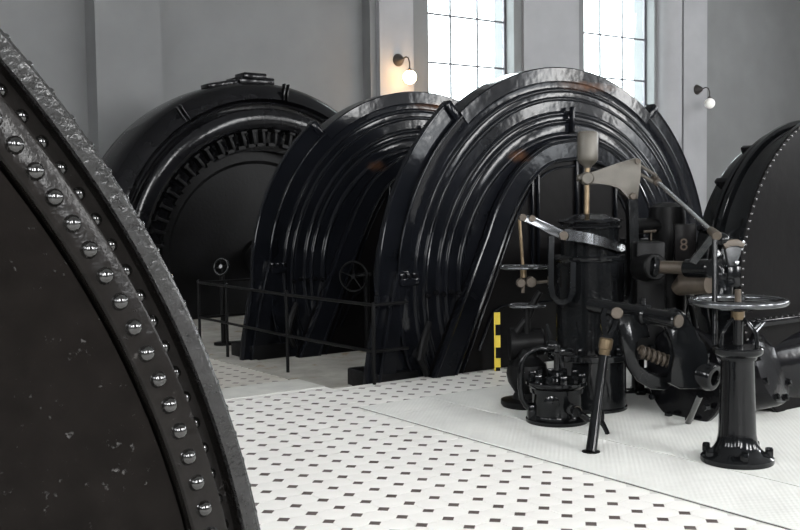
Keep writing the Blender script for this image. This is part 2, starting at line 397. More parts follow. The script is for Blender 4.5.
ys2 = [HALL_Y0]+[v for wy in SIDE_WINDOWS for v in (wy-1.05, wy+1.05)]+[HALL_Y1]
for k in range(0, len(ys2), 2): wall_x(b, ys2[k], ys2[k+1], -.1, HALL_Z, HALL_X0-.5, HALL_X0)
for wy in SIDE_WINDOWS: wall_x(b, wy-1.05, wy+1.05, -.1, 4.5, HALL_X0-.5, HALL_X0); wall_x(b, wy-1.05, wy+1.05, 8.3, HALL_Z, HALL_X0-.5, HALL_X0)
structure('wall_left', b, 'wall')
b = B()
for k in range(0, len(ys2), 2): wall_x(b, ys2[k], ys2[k+1]+(.3 if k == len(ys2)-2 else 0), -.1, HALL_Z, HALL_X1, HALL_X1+.5)
for wy in SIDE_WINDOWS: wall_x(b, wy-1.05, wy+1.05, -.1, 4.5, HALL_X1, HALL_X1+.5); wall_x(b, wy-1.05, wy+1.05, 8.3, HALL_Z, HALL_X1, HALL_X1+.5)
structure('wall_right', b, 'wall')
b = B(); b.box(((HALL_X0+HALL_X1)/2, (HALL_Y0+HALL_Y1)/2, HALL_Z+.15), (HALL_X1-HALL_X0+1, HALL_Y1-HALL_Y0+1, .3)); structure('ceiling', b, 'ceiling')

# --- windows with iron glazing bars
for k, (x0, x1) in enumerate(WINX):
    yf = WY+.42; e = bpy.data.objects.new('window_%d' % (k+1), None); COL.objects.link(e); e.location = ((x0+x1)/2, yf, WZ0); e['kind'] = 'structure'
    e['label'] = ('bright iron-framed window beside the lit wall lamp', 'bright iron-framed window above the near ribbed housing')[k]
    b = B()
    for xx in (x0+.03, x1-.03): b.box((xx, yf, (WZ0+WZ1)/2), (.06, .07, WZ1-WZ0))
    for zz in (WZ0+.03, WZ1-.03): b.box(((x0+x1)/2, yf, zz), (x1-x0-.12, .07, .06))
    part('window_frame', b, 'frame', e, 0)
    cx = [x0+.06+(x1-x0-.12)*i/3 for i in range(4)]; rows = [WZ0+.06]+[z for z in (2.6, 3.63, 4.665, 5.70, 6.73, 7.76)]+[WZ1-.06]
    for xx in cx[1:3]:
        b = B(); b.box((xx, yf, (WZ0+WZ1)/2), (.035, .05, WZ1-WZ0-.12)); part('glazing_bar', b, 'frame', e, 0)
    for zz in rows[1:-1]:
        b = B(); b.box(((x0+x1)/2, yf, zz), (x1-x0-.12, .045, .04)); part('glazing_bar', b, 'frame', e, 0)
    for i in range(3):
        for j in range(len(rows)-1):
            b = B(); b.box(((cx[i]+cx[i+1])/2, yf, (rows[j]+rows[j+1])/2), (cx[i+1]-cx[i]-.036, .006, rows[j+1]-rows[j]-.042)); part('pane', b, 'glass', e, 0)

# ================================================================== RIBBED HOUSINGS
def spline(P, n=8):
    out = []; Q = [P[0]*2-P[1]]+list(P)+[P[-1]*2-P[-2]]
    for k in range(1, len(Q)-2):
        p0, p1, p2, p3 = Q[k-1:k+3]
        for i in range(n):
            t = i/n; out.append(.5*((2*p1)+(p2-p0)*t+(2*p0-5*p1+4*p2-p3)*t*t+(3*p1-p0-3*p2+p3)*t**3))
    return out+[P[-1]]
def housing(label, Y0, gz):
    c = (AX, Y0, AZ)
    t = thing('turbine_housing', (AX, Y0, AZ), label, 'machine', 'ribbed black turbine housings on one shaft')
    def rev(prof, a0, a1, n, mat, name, clipz=LOW):
        b = B(); b.lathe(c, None, prof, n, math.radians(a0), math.radians(a1), uv=YUV)
        if clipz is not None: b.clip(clipz)
        return part(name, b, mat, t)
    rev([(0, .86), (1.4, .86), (1.75, .82), (1.95, .72), (2.06, .50), (2.10, .36), (2.10, .02), (2.06, .01)], -28, 208, 110, 'housing', 'barrel')
    def ridge(r, y0, y1, q=.026):     # half-round ridge at the foot of a forward step
        return [(r+q*1.25, y0)]+[(r+q*math.cos(t), y0-q*.95*math.sin(t)) for t in [PI*i/9 for i in range(1, 8)]]+[(r-q*1.15, y1)]
    front = [(2.09, .05), (2.15, .045), (2.160, .04), (2.165, .03), (2.165, .004), (2.160, -.003), (2.150, -.006), (2.138, -.003), (2.132, 0.0)]
    for r, y0, y1, q in ((1.965, 0, -.016, .024), (1.875, -.016, -.034, .020), (1.72, -.034, -.052, .026), (1.64, -.052, -.068, .022), (1.50, -.068, -.085, .030)): front += ridge(r, y0, y1, q)
    front += [(1.20, -.085)]
    rev(front, -28, 208, 120, 'housing', 'stepped_shell')
    rev([(2.05, .24), (2.185, .24), (2.20, .23), (2.20, .0), (2.19, -.010), (2.06, -.012), (2.05, -.004)], 54, 130, 60, 'housing', 'crown_cover')
    # side flanges below the crown joints, running down into splayed legs
    side = [(2.06, .050), (2.322, .050), (2.328, .042), (2.342, .042), (2.348, .048), (2.348, .105), (2.342, .112), (2.06, .115)]
    bm_ = bolt_mesh('bolt', .026, .045, 'black')
    for s, (a0, a1) in ((1, (-3, 52)), (-1, (132, 183))):
        rev(side, a0, a1, 40, 'housing', 'side_flange')
        ra = math.radians(53 if s > 0 else 131); rad = Vector((math.cos(ra), 0, math.sin(ra)))
        b = B(); b.box(Vector(c)+rad*2.24+Vector((0, .075, 0)), (.22, .13, .09), rad, (0, 1, 0), .02); part('joint_lug', b, 'housing', t)
        out = [(2.348, -.02), (2.38, -.2), (2.42, -.4), (2.47, -.65), (2.50, -.9)]
        b = B(); b.prism([(AX+s*p, Y0+.046, AZ+q) for p, q in out+[(1.9, -.9), (1.95, -.02)]], (0, .066, 0), .006); sl = part('side_leg', b, 'housing', t)
        b = B(); b.tube([(AX+s*(p-.012), Y0+.044, AZ+q) for p, q in out], .013, 8); part('highlight_bead', b, 'housing', sl)  # bead added along the leg edge to catch a highlight
        out = [(2.16, .20), (2.175, .16), (2.205, .06), (2.28, -.22), (2.35, -.56), (2.42, -.9)]
        b = B(); b.prism([(AX+s*p, Y0-.004, AZ+q) for p, q in out+[(2.22, -.9), (2.13, -.3), (2.06, .10), (2.04, .20)]], (0, .064, 0), .008); fl0 = part('front_leg', b, 'housing', t)
        b = B(); b.tube([(AX+s*(p-.012), Y0-.006, AZ+q) for p, q in out], .013, 8); part('highlight_bead', b, 'housing', fl0)  # same added bead, catching light on the front leg edge
        b = B(); b.box((AX+s*2.05, Y0+.0, AZ+.10), (.20, .10, .07), bev=.012); part('split_flange', b, 'housing', t)
        copies('bolt', bm_, t, [placed((s*(1.98+.07*i), -.02, .135), (0, 0, 1)) for i in range(3)])
        b = B(); b.box((AX+s*2.17, Y0+.26, LOW+.085), (.46, .54, .17), bev=.02); part('foot', b, 'dark', t)
        copies('bolt', bm_, t, [placed((s*(1.56+.09*i), -.115, -.03+.02*(i % 2)), (0, -1, 0)) for i in range(5)])
        b = B(); b.tube([(AX+s*1.86, Y0-.07, AZ-.28), (AX+s*1.93, Y0-.08, AZ-.45), (AX+s*1.98, Y0-.08, AZ-.62), (AX+s*1.9, Y0-.08, AZ-.78)], [.03, .045, .04, .03], 10); part('drain_pipe', b, 'dark', t)
    # splayed arch: plate, proud frame, beads
    yp = Y0-.125; k = .983
    def arch(pts, y):
        L = [Vector((AX+(p-AX)*1.0, y, q)) for p, q in pts]; L[-1].z = gz
        up = spline(L[:-1], 8); Lf = up+[L[-1]]; Rr = [Vector((2*AX-q.x, q.y, q.z)) for q in Lf[1:]]
        return list(reversed(Rr))+Lf
    O = [(7.50, 2.26), (7.12, 2.20), (6.84, 2.06), (6.60, 1.86), (6.40, 1.58), (6.27, 1.30), (5.62, 0)]
    I = [(7.50, 2.05), (7.16, 2.00), (6.92, 1.86), (6.74, 1.66), (6.58, 1.38), (6.46, 1.13), (5.90, 0)]
    J_ = [(7.50, 1.99), (7.18, 1.94), (6.97, 1.82), (6.80, 1.63), (6.65, 1.38), (6.53, 1.13), (5.99, 0)]
    b = B(); b.prism(arch(O, yp+.02), (0, .05, 0)); part('arch_plate', b, 'panel', t)
    b = B(); b.strip(arch(O, yp-.03), arch(I, yp-.03), (0, .08, 0))
    bmesh.ops.bevel(b.bm, geom=[e for e in b.bm.edges if e.calc_face_angle(0) > 1.0], offset=.014, segments=2, affect='EDGES', profile=.5)
    part('arch_frame', b, 'housing', t)
    b = B(); b.tube(arch([(p+.02, q-.01) if q > 0 else (p+.02, q) for p, q in O], yp-.028), .016, 8); part('frame_highlight_bead', b, 'housing', t)  # this and the next bead are added for highlights along the frame edges
    b = B(); b.tube(arch([(p-.02, q+.01) if q > 0 else (p-.02, q) for p, q in I], yp-.028), .019, 8); part('frame_highlight_bead', b, 'housing', t)
    b = B(); b.tube(arch(J_, yp+.015), .014, 8); part('bead', b, 'housing', t)
    pl = [Vector((AX-1.30, yp+.012, .20)), Vector((AX-1.16, yp+.012, .48)), Vector((AX-1.10, yp+.012, .57)), Vector((AX-1.02, yp+.012, .605)), Vector((AX-.9, yp+.012, .61))]
    pl += [Vector((2*AX-q.x, q.y, q.z)) for q in reversed(pl)]; b = B(); b.tube(pl, .014, 8); part('bead', b, 'housing', t)
    for dx, z0, z1 in ((-.60, .95, 1.86), (-.52, .95, 1.90), (.02, 1.05, 2.05), (.12, 1.05, 2.04), (.60, .95, 1.86)):
        b = B(); b.box((AX+dx, yp+.01, (z0+z1)/2), (.03, .05, z1-z0), bev=.012); part('rib', b, 'housing', t)
    b = B(); b.box((AX-.02, Y0-.10, AZ+1.66), (.035, .06, .26), bev=.012); part('rib', b, 'housing', t)
    return t
housing('large ribbed black arched housing behind the governor, nearer of the pair', 7.55, .0)
housing('ribbed black arched housing behind the railing, farther of the pair', 10.05, LOW)
b = B(); b.cyl((AX, 8.42, AZ), (AX, 9.90, AZ), .24, n=32); b.cyl((AX, 9.0, AZ), (AX, 9.12, AZ), .5, n=40, bev=.01); b.cyl((AX, 9.12, AZ), (AX, 9.24, AZ), .5, n=40, bev=.01)
single('coupling_shaft', b, 'dark', 'dark coupled shaft between the two ribbed housings', 'shaft', (AX, 9.1, AZ))

# ================================================================== GENERATOR
g = thing('generator', (AX, 14.0, AZ), 'large round black generator at the far left behind the railing', 'machine')
gc = (AX, 14.0, AZ)
b = B(); b.lathe(gc, None, [(1.6, 1.35), (2.5, 1.35), (2.68, 1.28), (2.76, 1.15), (2.78, .9), (2.78, .45), (2.75, .25), (2.66, .10), (2.55, .04), (2.49, .02), (2.47, .06), (2.45, .14), (2.33, .16)], 128, uv=YUV); b.clip(LOW); part('stator_shell', b, 'black', g)
b = B(); b.lathe(gc, None, [(2.34, .16), (2.34, .04), (2.32, .0), (2.26, -.02), (2.12, -.02), (2.06, .0), (2.03, .04), (2.03, .25), (1.7, .3)], 128, uv=YUV); b.clip(LOW); part('end_ring', b, 'black', g)
b = B(); b.lathe(gc, None, [(2.42, .05), (2.44, .03), (2.42, .01), (2.39, .03), (2.42, .05)], 128, uv=YUV); b.clip(LOW); part('ring_bead', b, 'black', g)
bb = B(); bb.box((0, 0, 0), (.22, .16, .05), bev=.01); bb.box((-.12, -.02, .06), (.05, .10, .12)); bb.box((.1, -.02, .0), (.03, .18, .09))
tooth = finish('pole_piece', bb, 'dark')
for k in range(34):
    a = math.radians(-14+6.2*k+random.uniform(-1.2, 1.2))
    o = bpy.data.objects.new('pole_piece', tooth); COL.objects.link(o); o.parent = g
    u = Vector((math.cos(a), 0, math.sin(a))); w = Vector((-math.sin(a), 0, math.cos(a))); m = Matrix((u, Vector((0, 1, 0)), w)).transposed().to_4x4(); m.translation = u*1.90+Vector((0, .10, 0)); o.matrix_local = m
b = B(); b.lathe(gc, None, [(0, .32), (.3, .32), (.32, .42), (1.5, .46), (1.55, .42), (1.74, .42), (1.76, .5), (1.76, .9), (0, .9)], 96, uv=YUV); b.clip(LOW); part('rotor', b, 'dark', g)
b = B(); b.box((AX+.0, 14.62, AZ+2.80), (.62, .5, .12), bev=.02); b.box((AX-.05, 14.5, AZ+2.87), (.4, .34, .10), bev=.02); part('lifting_pad', b, 'black', g)
b = B(); b.box((AX-.6, 14.5, AZ+2.72), (.5, .3, .08), (1, 0, .2), None, .02); part('lifting_pad', b, 'black', g)
for a in (82.5, 84, 122, 123.5):
    ra = math.radians(a); u = Vector((math.cos(ra), 0, math.sin(ra)))
    b = B(); b.box(Vector(gc)+u*2.62+Vector((0, .03, 0)), (.26, .08, .025), u, (0, 1, 0), .006); part('seam_rib', b, 'black', g)
b = B(); b.cyl((AX, 10.95, AZ), (AX, 14.4, AZ), .22, n=32); part('shaft', b, 'dark', g)
for s in (-1, 1):
    b = B(); b.box((AX+s*2.5, 14.75, LOW+.2), (.7, 1.0, .4), bev=.03); part('foot', b, 'dark', g)

# ================================================================== RIVETED CASING ON THE RIGHT
dz = 1.0; dc = (AX, 4.50, dz)
dr = thing('turbine_casing', (AX, 4.50, 0), 'round black casing with a small rivet row at the right edge', 'machine')
b = B(); b.lathe(dc, None, [(0, 0), (1.235, 0), (1.24, -.012), (1.30, -.012), (1.305, -.006), (1.305, .0)], 128, uv=YUV); b.clip(.01); part('end_plate', b, 'panel', dr)
b = B(); b.lathe(dc, None, [(1.305, .0), (1.305, .03), (1.29, .04), (1.20, .06), (1.19, .08), (1.19, .235), (1.20, .25), (1.24, .255), (1.252, .265), (1.252, .295), (1.24, .305), (1.175, .31), (1.165, .32), (1.165, .345), (1.175, .35), (1.205, .355), (1.212, .362), (1.212, .385), (1.20, .395), (1.14, .40), (1.13, .41), (1.13, .53), (1.12, .55), (1.0, .57), (.8, .8), (.3, .85), (.26, 1.0), (.26, 2.9)], 128, uv=YUV); b.clip(.01); part('flanged_shell', b, 'black2', dr)
rm = rivet_mesh('rivet', .013, 'rivet')
copies('rivet', rm, dr, [placed((1.29*math.cos(math.radians(a)), -.012, dz+1.29*math.sin(math.radians(a))), (0, -1, 0)) for a in [-20+2.6*k for k in range(85)]])
for a in (118, 139, 160, 181):
    ra = math.radians(a); u = Vector((math.cos(ra), 0, math.sin(ra)))
    b = B(); b.box(Vector(dc)+u*1.14+Vector((0, .47, 0)), (.07, .13, .05), u, (0, 1, 0), .012); part('clamp_lug', b, 'black', dr)
b = B(); b.box((AX, 4.44, .72), (2.52, .14, .05), bev=.008); part('split_flange', b, 'black', dr)
copies('rivet', rm, dr, [placed((-1.22+.07*k, -.10, .745), (0, 0, 1)) for k in range(35)])
# lower inlet branch lying along the floor
b = B(); b.lathe((5.97, 4.82, .32), (1, -.06, .02), [(0, 0), (.36, 0), (.375, .012), (.375, .05), (.36, .06), (.27, .065), (.275, .25), (.31, .55), (.36, .9), (.40, 1.4), (.40, 2.4), (0, 2.4)], 48); b.clip(.01); br = part('inlet_branch', b, 'black', dr)
bm_ = bolt_mesh('bolt', .026, .04, 'black2')
fu, fv, fa = frame_from_axis((1, -.06, .02))
copies('bolt', bm_, br, [placed(Vector((5.97, 4.82, .32))-Vector((AX, 4.50, 0))+(fu*math.cos(q)+fv*math.sin(q))*.32-fa*.03, -fa) for q in [2*PI*k/10 for k in range(10)]])
b = B(); b.lathe((6.50, 4.47, .38), (.3, -1, .35), [(.30, -.2), (.30, .0), (.29, .03), (.22, .04), (.0, .06)], 40); cv = part('hand_hole_cover', b, 'black', dr)
fu, fv, fa = frame_from_axis((.3, -1, .35))
copies('bolt', bm_, cv, [placed(Vector((6.50, 4.47, .38))-Vector((AX, 4.50, 0))+(fu*math.cos(q)+fv*math.sin(q))*.26+fa*.02, fa) for q in [2*PI*k/9 for k in range(9)]])

# ================================================================== NEAR RIVETED CASING
nc = (-1.193, 2.0, .436)
nr = thing('turbine_casing', (nc[0], nc[1], 0), 'huge dark riveted casing filling the left foreground', 'machine')
b = B(); b.lathe(nc, None, [(0, .012), (.6, .012), (1.4, .012), (2.099, .012), (2.103, .05)], 180, uv=YUV); b.clip(.0); part('end_plate', b, 'plate', nr)
b = B(); b.lathe(nc, None, [(2.109, .05), (2.110, -.002), (2.114, -.007), (2.181, -.007), (2.187, -.003), (2.189, .01), (2.189, .11)], 240, uv=YUV); b.clip(.0); part('riveted_ring', b, 'lumpy', nr)
b = B(); b.lathe(nc, None, [(2.111, .10), (2.243, .10), (2.246, .062)], 240, uv=YUV); b.clip(.0); part('recessed_ring', b, 'lumpy', nr)
b = B(); b.lathe(nc, None, [(2.246, .065), (2.251, .057), (2.256, .055), (2.283, .055), (2.290, .060), (2.293, .07), (2.293, .12), (2.293, .20), (2.241, .22), (2.241, .9), (0, .9)], 240, uv=YUV); b.clip(.0); part('rim_flange', b, 'rim', nr)
r1 = rivet_mesh('rivet', .0165, 'rivet'); r2 = rivet_mesh('small_rivet', .0135, 'rivet'); r3 = rivet_mesh('rim_rivet', .009, 'rivet')
import_a0 = math.degrees(math.atan2(on_y(158, 380, 1.99).z-nc[2], on_y(158, 380, 1.99).x-nc[0]))
st = math.degrees(.0614/2.146)
angs = [import_a0+st*k for k in range(-24, 56)]; angs = [a for a in angs if nc[2]+2.3*math.sin(math.radians(a)) > .03]
pol = lambda r, a, y: (r*math.cos(math.radians(a)), y, nc[2]+r*math.sin(math.radians(a)))
copies('rivet', r1, nr, [placed(pol(2.146, a, -.007), (0, -1, 0), a) for a in angs])
copies('small_rivet', r2, nr, [placed(pol(2.219, a+st*.4, .10), (0, -1, 0), a) for a in angs])
copies('rim_rivet', r3, nr, [placed(pol(2.293, a+st*.5, .085), (math.cos(math.radians(a+st*.5)), 0, math.sin(math.radians(a+st*.5)))) for a in angs])

# ================================================================== GOVERNOR
GD = 7.85
def zat(x, y, d): return W(x, y, d).z
gb = W(590, 300, GD); gx, gy = gb.x, gb.y
RH = Vector((math.cos(YAW), -math.sin(YAW), 0)); FH = Vector((math.sin(YAW), math.cos(YAW), 0)); ZZ = Vector((0, 0, 1)); PX = GD/FPX
gv = thing('governor', (gx, gy, .009), 'tall black governor cylinder with a khaki counterweight on its rod', 'machine')
def GP(x, y, off=0.0): return W(x, y, GD)+FH*off
ax = lambda z: (gx, gy, z)
b = B(); b.lathe(ax(0), ZZ, [(.0, .010), (.285, .010), (.285, .03), (.275, .04), (.275, .40), (.0, .40)], 48); part('base_tank', b, 'black2', gv)
b = B(); b.lathe(ax(0), ZZ, [(.0, .40), (.325, .40), (.33, .405), (.33, .445), (.322, .452), (.0, .452)], 48); fl_ = part('base_flange', b, 'black2', gv)
bo = bolt_mesh('bolt', .022, .05, 'black2')
copies('bolt', bo, fl_, [placed(Vector((.295*math.cos(q), .295*math.sin(q), .443)), ZZ) for q in [2*PI*k/12 for k in range(12)]])
b = B(); b.lathe(ax(0), ZZ, [(0, .45), (.27, .45), (.268, .5), (.262, .55), (.258, 1.15), (.272, 1.16), (.276, 1.17), (.276, 1.19), (.268, 1.20), (.235, 1.20)], 48); part('cylinder', b, 'black2', gv)
b = B(); b.lathe(ax(0), ZZ, [(0, 1.19), (.222, 1.19), (.222, 1.40), (.24, 1.405), (.244, 1.415), (.24, 1.425), (.226, 1.43), (.226, 1.445), (.24, 1.45), (.246, 1.462), (.24, 1.475), (.18, 1.485), (.12, 1.51), (.06, 1.52), (.0, 1.52)], 48); cv = part('cylinder_head', b, 'black2', gv)
# piston rod with counterweight
rod_x = 587
p0, p1 = GP(586.5, 222), GP(587.3, 164)
b = B(); b.cyl(p0, p1, .022, n=16); part('piston_rod', b, 'brass', gv)
wt = GP(587.5, 168); top = GP(587.8, 131.5); ha = (top-wt).length
b = B(); b.lathe(wt, top-wt, [(0, 0), (.03, 0), (.036, .018), (.052, .03), (.072, .05), (.079, .062), (.081, .09), (.081, ha-.02), (.075, ha-.006), (.06, ha), (0, ha)], 36); part('counterweight', b, 'khaki', gv)
# bell-crank plate
b = B(); pl = [(588, 173.3), (600, 169.3), (618, 163), (635, 158), (640, 160.5), (639.5, 175), (636.8, 198.5), (634, 202), (630.5, 202.5), (627.5, 200), (624.5, 194.5), (619, 188.2), (611, 185), (600, 184), (588, 184)]
b.prism([GP(x, y, -.045) for x, y in pl], FH*.09, .006); bc = part('bell_crank', b, 'khaki', gv)
b = B(); b.cyl(GP(586.5, 178.5, -.06), GP(586.5, 178.5, .06), .05, n=20, bev=.01); b.cyl(GP(577, 178), GP(588, 178), .026, .04, 14); part('crank_boss', b, 'khaki', bc)
b = B(); b.cyl(GP(631.5, 196.5, -.07), GP(631.5, 196.5, .07), .028, n=16, bev=.006); part('pivot_pin', b, 'tan', bc); b = B(); b.cyl(GP(636, 161.5, -.065), GP(636, 161.5, .065), .02, n=12); part('pivot_pin', b, 'tan', bc)
# support post on the right, curved into the cylinder
pts = [GP(621, 304), GP(627, 303), GP(631.5, 298), GP(633.5, 289), GP(633.5, 270), GP(632.5, 240), GP(632, 215), GP(631.5, 199)]
b = B()
def flat_bar(b, pts, wv, w, tk):
    # rectangular bar following pts; wv = width direction
    wv = Vector(wv); N = len(pts); A = []; Q = []
    for i in range(N):
        tn = (pts[min(i+1, N-1)]-pts[max(i-1, 0)]).normalized(); nn = tn.cross(wv).normalized()
        A.append(pts[i]-nn*tk/2-wv*w/2); Q.append(pts[i]+nn*tk/2-wv*w/2)
    b.strip(A, Q, wv*w)
flat_bar(b, pts, FH, .12, .07); part('support_post', b, 'black2', gv)
pts = [W(*q, GD-.27) for q in ((551, 236), (550.5, 260), (550.5, 285), (552, 295), (557, 301), (563, 302), (569, 299), (572, 291), (572.5, 262))]
b = B(); flat_bar(b, pts, FH, .07, .04); part('side_bracket', b, 'black2', gv)
# yoke lever and band round the cylinder
def bar_px(b, a, c, r, off0=0., off1=0., n=12): b.cyl(GP(*a, off0), GP(*c, off1), r, n=n)
lp = [(515, 214), (523, 214.5), (530, 217), (545, 224), (557, 229.5), (563, 232), (563, 240), (556, 238.5), (545, 233.5), (532, 226), (524, 221.5), (515, 220)]
b = B(); b.prism([GP(x, y, -.30) for x, y in lp], FH*.05, .006); yl = part('yoke_lever', b, 'dark_steel', gv)
b = B(); b.cyl(GP(557, 234.5, -.33), GP(557, 234.5, -.22), .034, n=16, bev=.004); part('lever_pin', b, 'tan', yl)
b = B(); b.cyl(GP(518, 217, -.325), GP(518, 217, -.225), .026, n=12); b.cyl(GP(527, 218, -.325), GP(527, 218, -.225), .024, n=12); part('lever_pin', b, 'tan', yl)
A = []; Q = []
for i in range(15):
    s = i/14; xx = 558+58*s; yy = 233.5+13.5*s**1.5; bow = -.27-.09*math.sin(PI*(s*.8+.1))+.22*max(0, s-.5)
    A.append(W(xx, yy-5.5+1.5*s, GD)+FH*bow); Q.append(W(xx, yy+5.5-1.0*s, GD)+FH*bow)
b = B(); b.strip(A, Q, FH*.035); part('yoke_band', b, 'dark_steel', gv)
b = B(); b.cyl(GP(616, 247, -.22), GP(616, 247, -.06), .03, n=14, bev=.005); part('yoke_pin', b, 'steel', gv)
# linkage rod towards the gear stand
LK0 = GP(655, 181.5, -.05); LK1 = W(712, 231.5, 6.55)
b = B(); b.cyl(LK0, LK1, .0185, .0165, 16); lk = thing('connecting_rod', LK0.lerp(LK1, .5), 'bright slanted steel rod from the khaki bell crank to the linkage', 'rod'); part('rod', b, 'steel', lk)
for a, c in (((640, 166), (655, 176)), ((639, 174), (653, 183))):
    b = B(); b.cyl(GP(*a, -.02), GP(*c, -.05), .014, n=10); part('rod_fork', b, 'khaki', lk)
dirn = (LK1-LK0).normalized()
b = B(); b.cyl(LK0-dirn*.07, LK0+dirn*.05, .036, .03, 14, .004); part('rod_socket', b, 'tan', lk)
b = B(); b.cyl(LK1-dirn*.03, LK1+dirn*.10, .026, .032, 14, .004); part('rod_socket', b, 'tan', lk)
# dark second cylinder behind, with T handle
ry = thing('relay_tank', (W(667, 240, 8.35).x, W(667, 240, 8.35).y, .009), 'dark round-topped relay tank right of the governor post, marked 8', 'tank')
b = B(); cx2 = W(667, 240, 8.35); b.lathe((cx2.x, cx2.y, 0), ZZ, [(0, .015), (.17, .015), (.16, .08), (.15, .9), (.15, zat(667, 214, 8.35)), (.14, zat(667, 207, 8.35)), (.08, zat(667, 203, 8.35)), (0, zat(667, 202, 8.35))], 32); part('relay_cylinder', b, 'dark', ry)
b = B(); b.cyl(W(634, 226, 8.2), W(664, 226, 8.3), .065, n=20, bev=.01); b.cyl(W(634, 246, 8.2), W(660, 246, 8.3), .05, n=20); b.box(W(645, 280, 8.3), (.28, .25, .5), RH, FH, .02); part('relay_pipe', b, 'dark', ry)
b = B(); b.cyl(W(651, 233, 8.05), W(651, 252, 8.05), .009, n=8); b.cyl(W(643.5, 232, 8.05), W(656, 231, 8.05), .012, n=8); part('tee_handle', b, 'tan', ry)
b = B(); b.box(W(685, 246, 7.75), (.17, .04, .34), RH, FH, .01); pc = part('dark_bracket', b, 'panel', ry)
tcv = bpy.data.curves.new('numeral', 'FONT'); tcv.body = '8'; tcv.size = .13; tcv.extrude = .001; tcv.align_x = 'CENTER'; tcv.align_y = 'CENTER'
dg = bpy.context.evaluated_depsgraph_get(); tmp = bpy.data.objects.new('numeral_tmp', tcv); COL.objects.link(tmp); dg.update()
nme = bpy.data.meshes.new_from_object(tmp.evaluated_get(bpy.context.evaluated_depsgraph_get())); bpy.data.objects.remove(tmp); nme.materials.clear(); nme.materials.append(M['chalk'])
no = bpy.data.objects.new('numeral', nme); COL.objects.link(no); no.parent = pc
mm = Matrix((RH, ZZ, -FH)).transposed().to_4x4(); mm.translation = W(683, 245, 7.75)-FH*.0225-root_loc(pc); no.matrix_local = mm; no['label'] = 'chalked figure 8'

# --- regulating shaft (tan) running right from the governor
rs = thing('regulating_shaft', (W(672, 268, 7.4).x, W(672, 268, 7.4).y, W(672, 268, 7.4).z), 'tan horizontal shaft with black collar right of the governor', 'shaft')
S = lambda x, y, d=7.35: W(x, y, d)
b = B(); b.cyl(S(656, 267), S(696, 268, 7.15), .047, n=24, bev=.004); part('shaft_body', b, 'tan', rs)
b = B(); b.cyl(S(652, 266.5), S(657.5, 267), .075, n=28, bev=.008); part('collar', b, 'black2', rs)
b = B(); b.cyl(S(687, 268, 7.2), S(712, 268.5, 7.0), .068, n=28, bev=.01); part('collar', b, 'black2', rs)
b = B(); flat_bar(b, [S(692, 263, 6.9), S(702, 250, 6.8), S(711, 238, 6.68), S(716, 231, 6.6)], FH, .03, .05); part('lever', b, 'dark_steel', rs)
b = B(); b.tube([S(676, 290, 7.5), S(684, 284, 7.45), S(696, 283, 7.4), S(710, 284, 7.3)], [.05, .085, .085, .07], 16); part('lagged_elbow', b, 'tan', rs)
b = B(); b.box(S(648, 300, 7.75), (.22, .2, .9), RH, FH, .02); b.cyl(S(640, 268, 7.7), S(656, 267, 7.5), .1, n=24, bev=.01); part('bearing_bracket', b, 'dark', rs)

# --- valve stand left of the governor: two handwheels on one spindle
def handwheel(b, c, R, r, spokes=5, hub=.04, axis=(0, 0, 1), dish=.0):
    c = Vector(c); b.torus(c, axis, R, r, 56, 12); u, v, a = frame_from_axis(axis)
    b.cyl(c-a*(hub*.6+dish), c+a*(hub*.6-dish), hub, n=18, bev=.006)
    for k in range(spokes):
        q = 2*PI*k/spokes+.3; d = u*math.cos(q)+v*math.sin(q)
        b.tube([c-a*dish+d*hub*.6, c-a*dish*.6+d*R*.5, c+d*R], [r*.75, r*.6, r*.6], 8)
    return b
VD = 7.95
vst = thing('valve_stand', W(523, 372, VD), 'small black valve stand with two thin handwheels left of the governor', 'valve')
V = lambda x, y, o=0.: W(x, y, VD)+FH*o
b = B(); b.cyl(V(523, 268), V(519.5, 219), .0135, n=10); sp = part('spindle', b, 'brass', vst)
b = B(); handwheel(b, V(523.5, 267), .185, .012, 4, .03); part('handwheel', b, 'dark_steel', vst)
b = B(); handwheel(b, V(527, 305.5), .14, .011, 4, .03); part('handwheel', b, 'dark_steel', vst)
b = B(); b.cyl(V(523.5, 278), V(523.3, 269), .026, n=12, bev=.004); part('gland_nut', b, 'brass', vst)
b = B(); b.cyl(V(521, 283, -.03), V(521, 283, .05), .036, n=14, bev=.005); b.cyl(V(531, 282, -.04), V(531, 282, .04), .042, n=16, bev=.006); b.cyl(V(523, 293), V(523, 279), .014, n=8); b.cyl(V(531, 283), V(548, 281.5), .012, n=8); part('clamp', b, 'tan', vst)
b = B(); vb = V(527, 340)
gz = .012
b.lathe((vb.x, vb.y, 0), ZZ, [(0, gz), (.20, gz), (.21, .03), (.21, .06), (.12, .075), (.10, .12), (.15, .20), (.165, .27), (.15, .34), (.085, .40), (.075, .46), (.03, .5), (.025, zat(527, 307, VD)), (.0, zat(527, 307, VD))], 28)
b.cyl(V(513, 345, .05), V(545, 342, .05), .11, n=24, bev=.015); b.tube([V(516, 333), V(520, 327), V(529, 316), V(535, 300), V(540, 292)], [.03, .03, .03, .028, .025], 10); part('valve_body', b, 'dark', vst)
b = B(); b.lathe(V(513, 345, .05), RH, [(0, -.02), (.13, -.02), (.13, .02), (0, .02)], 24); part('pipe_flange', b, 'dark', vst)

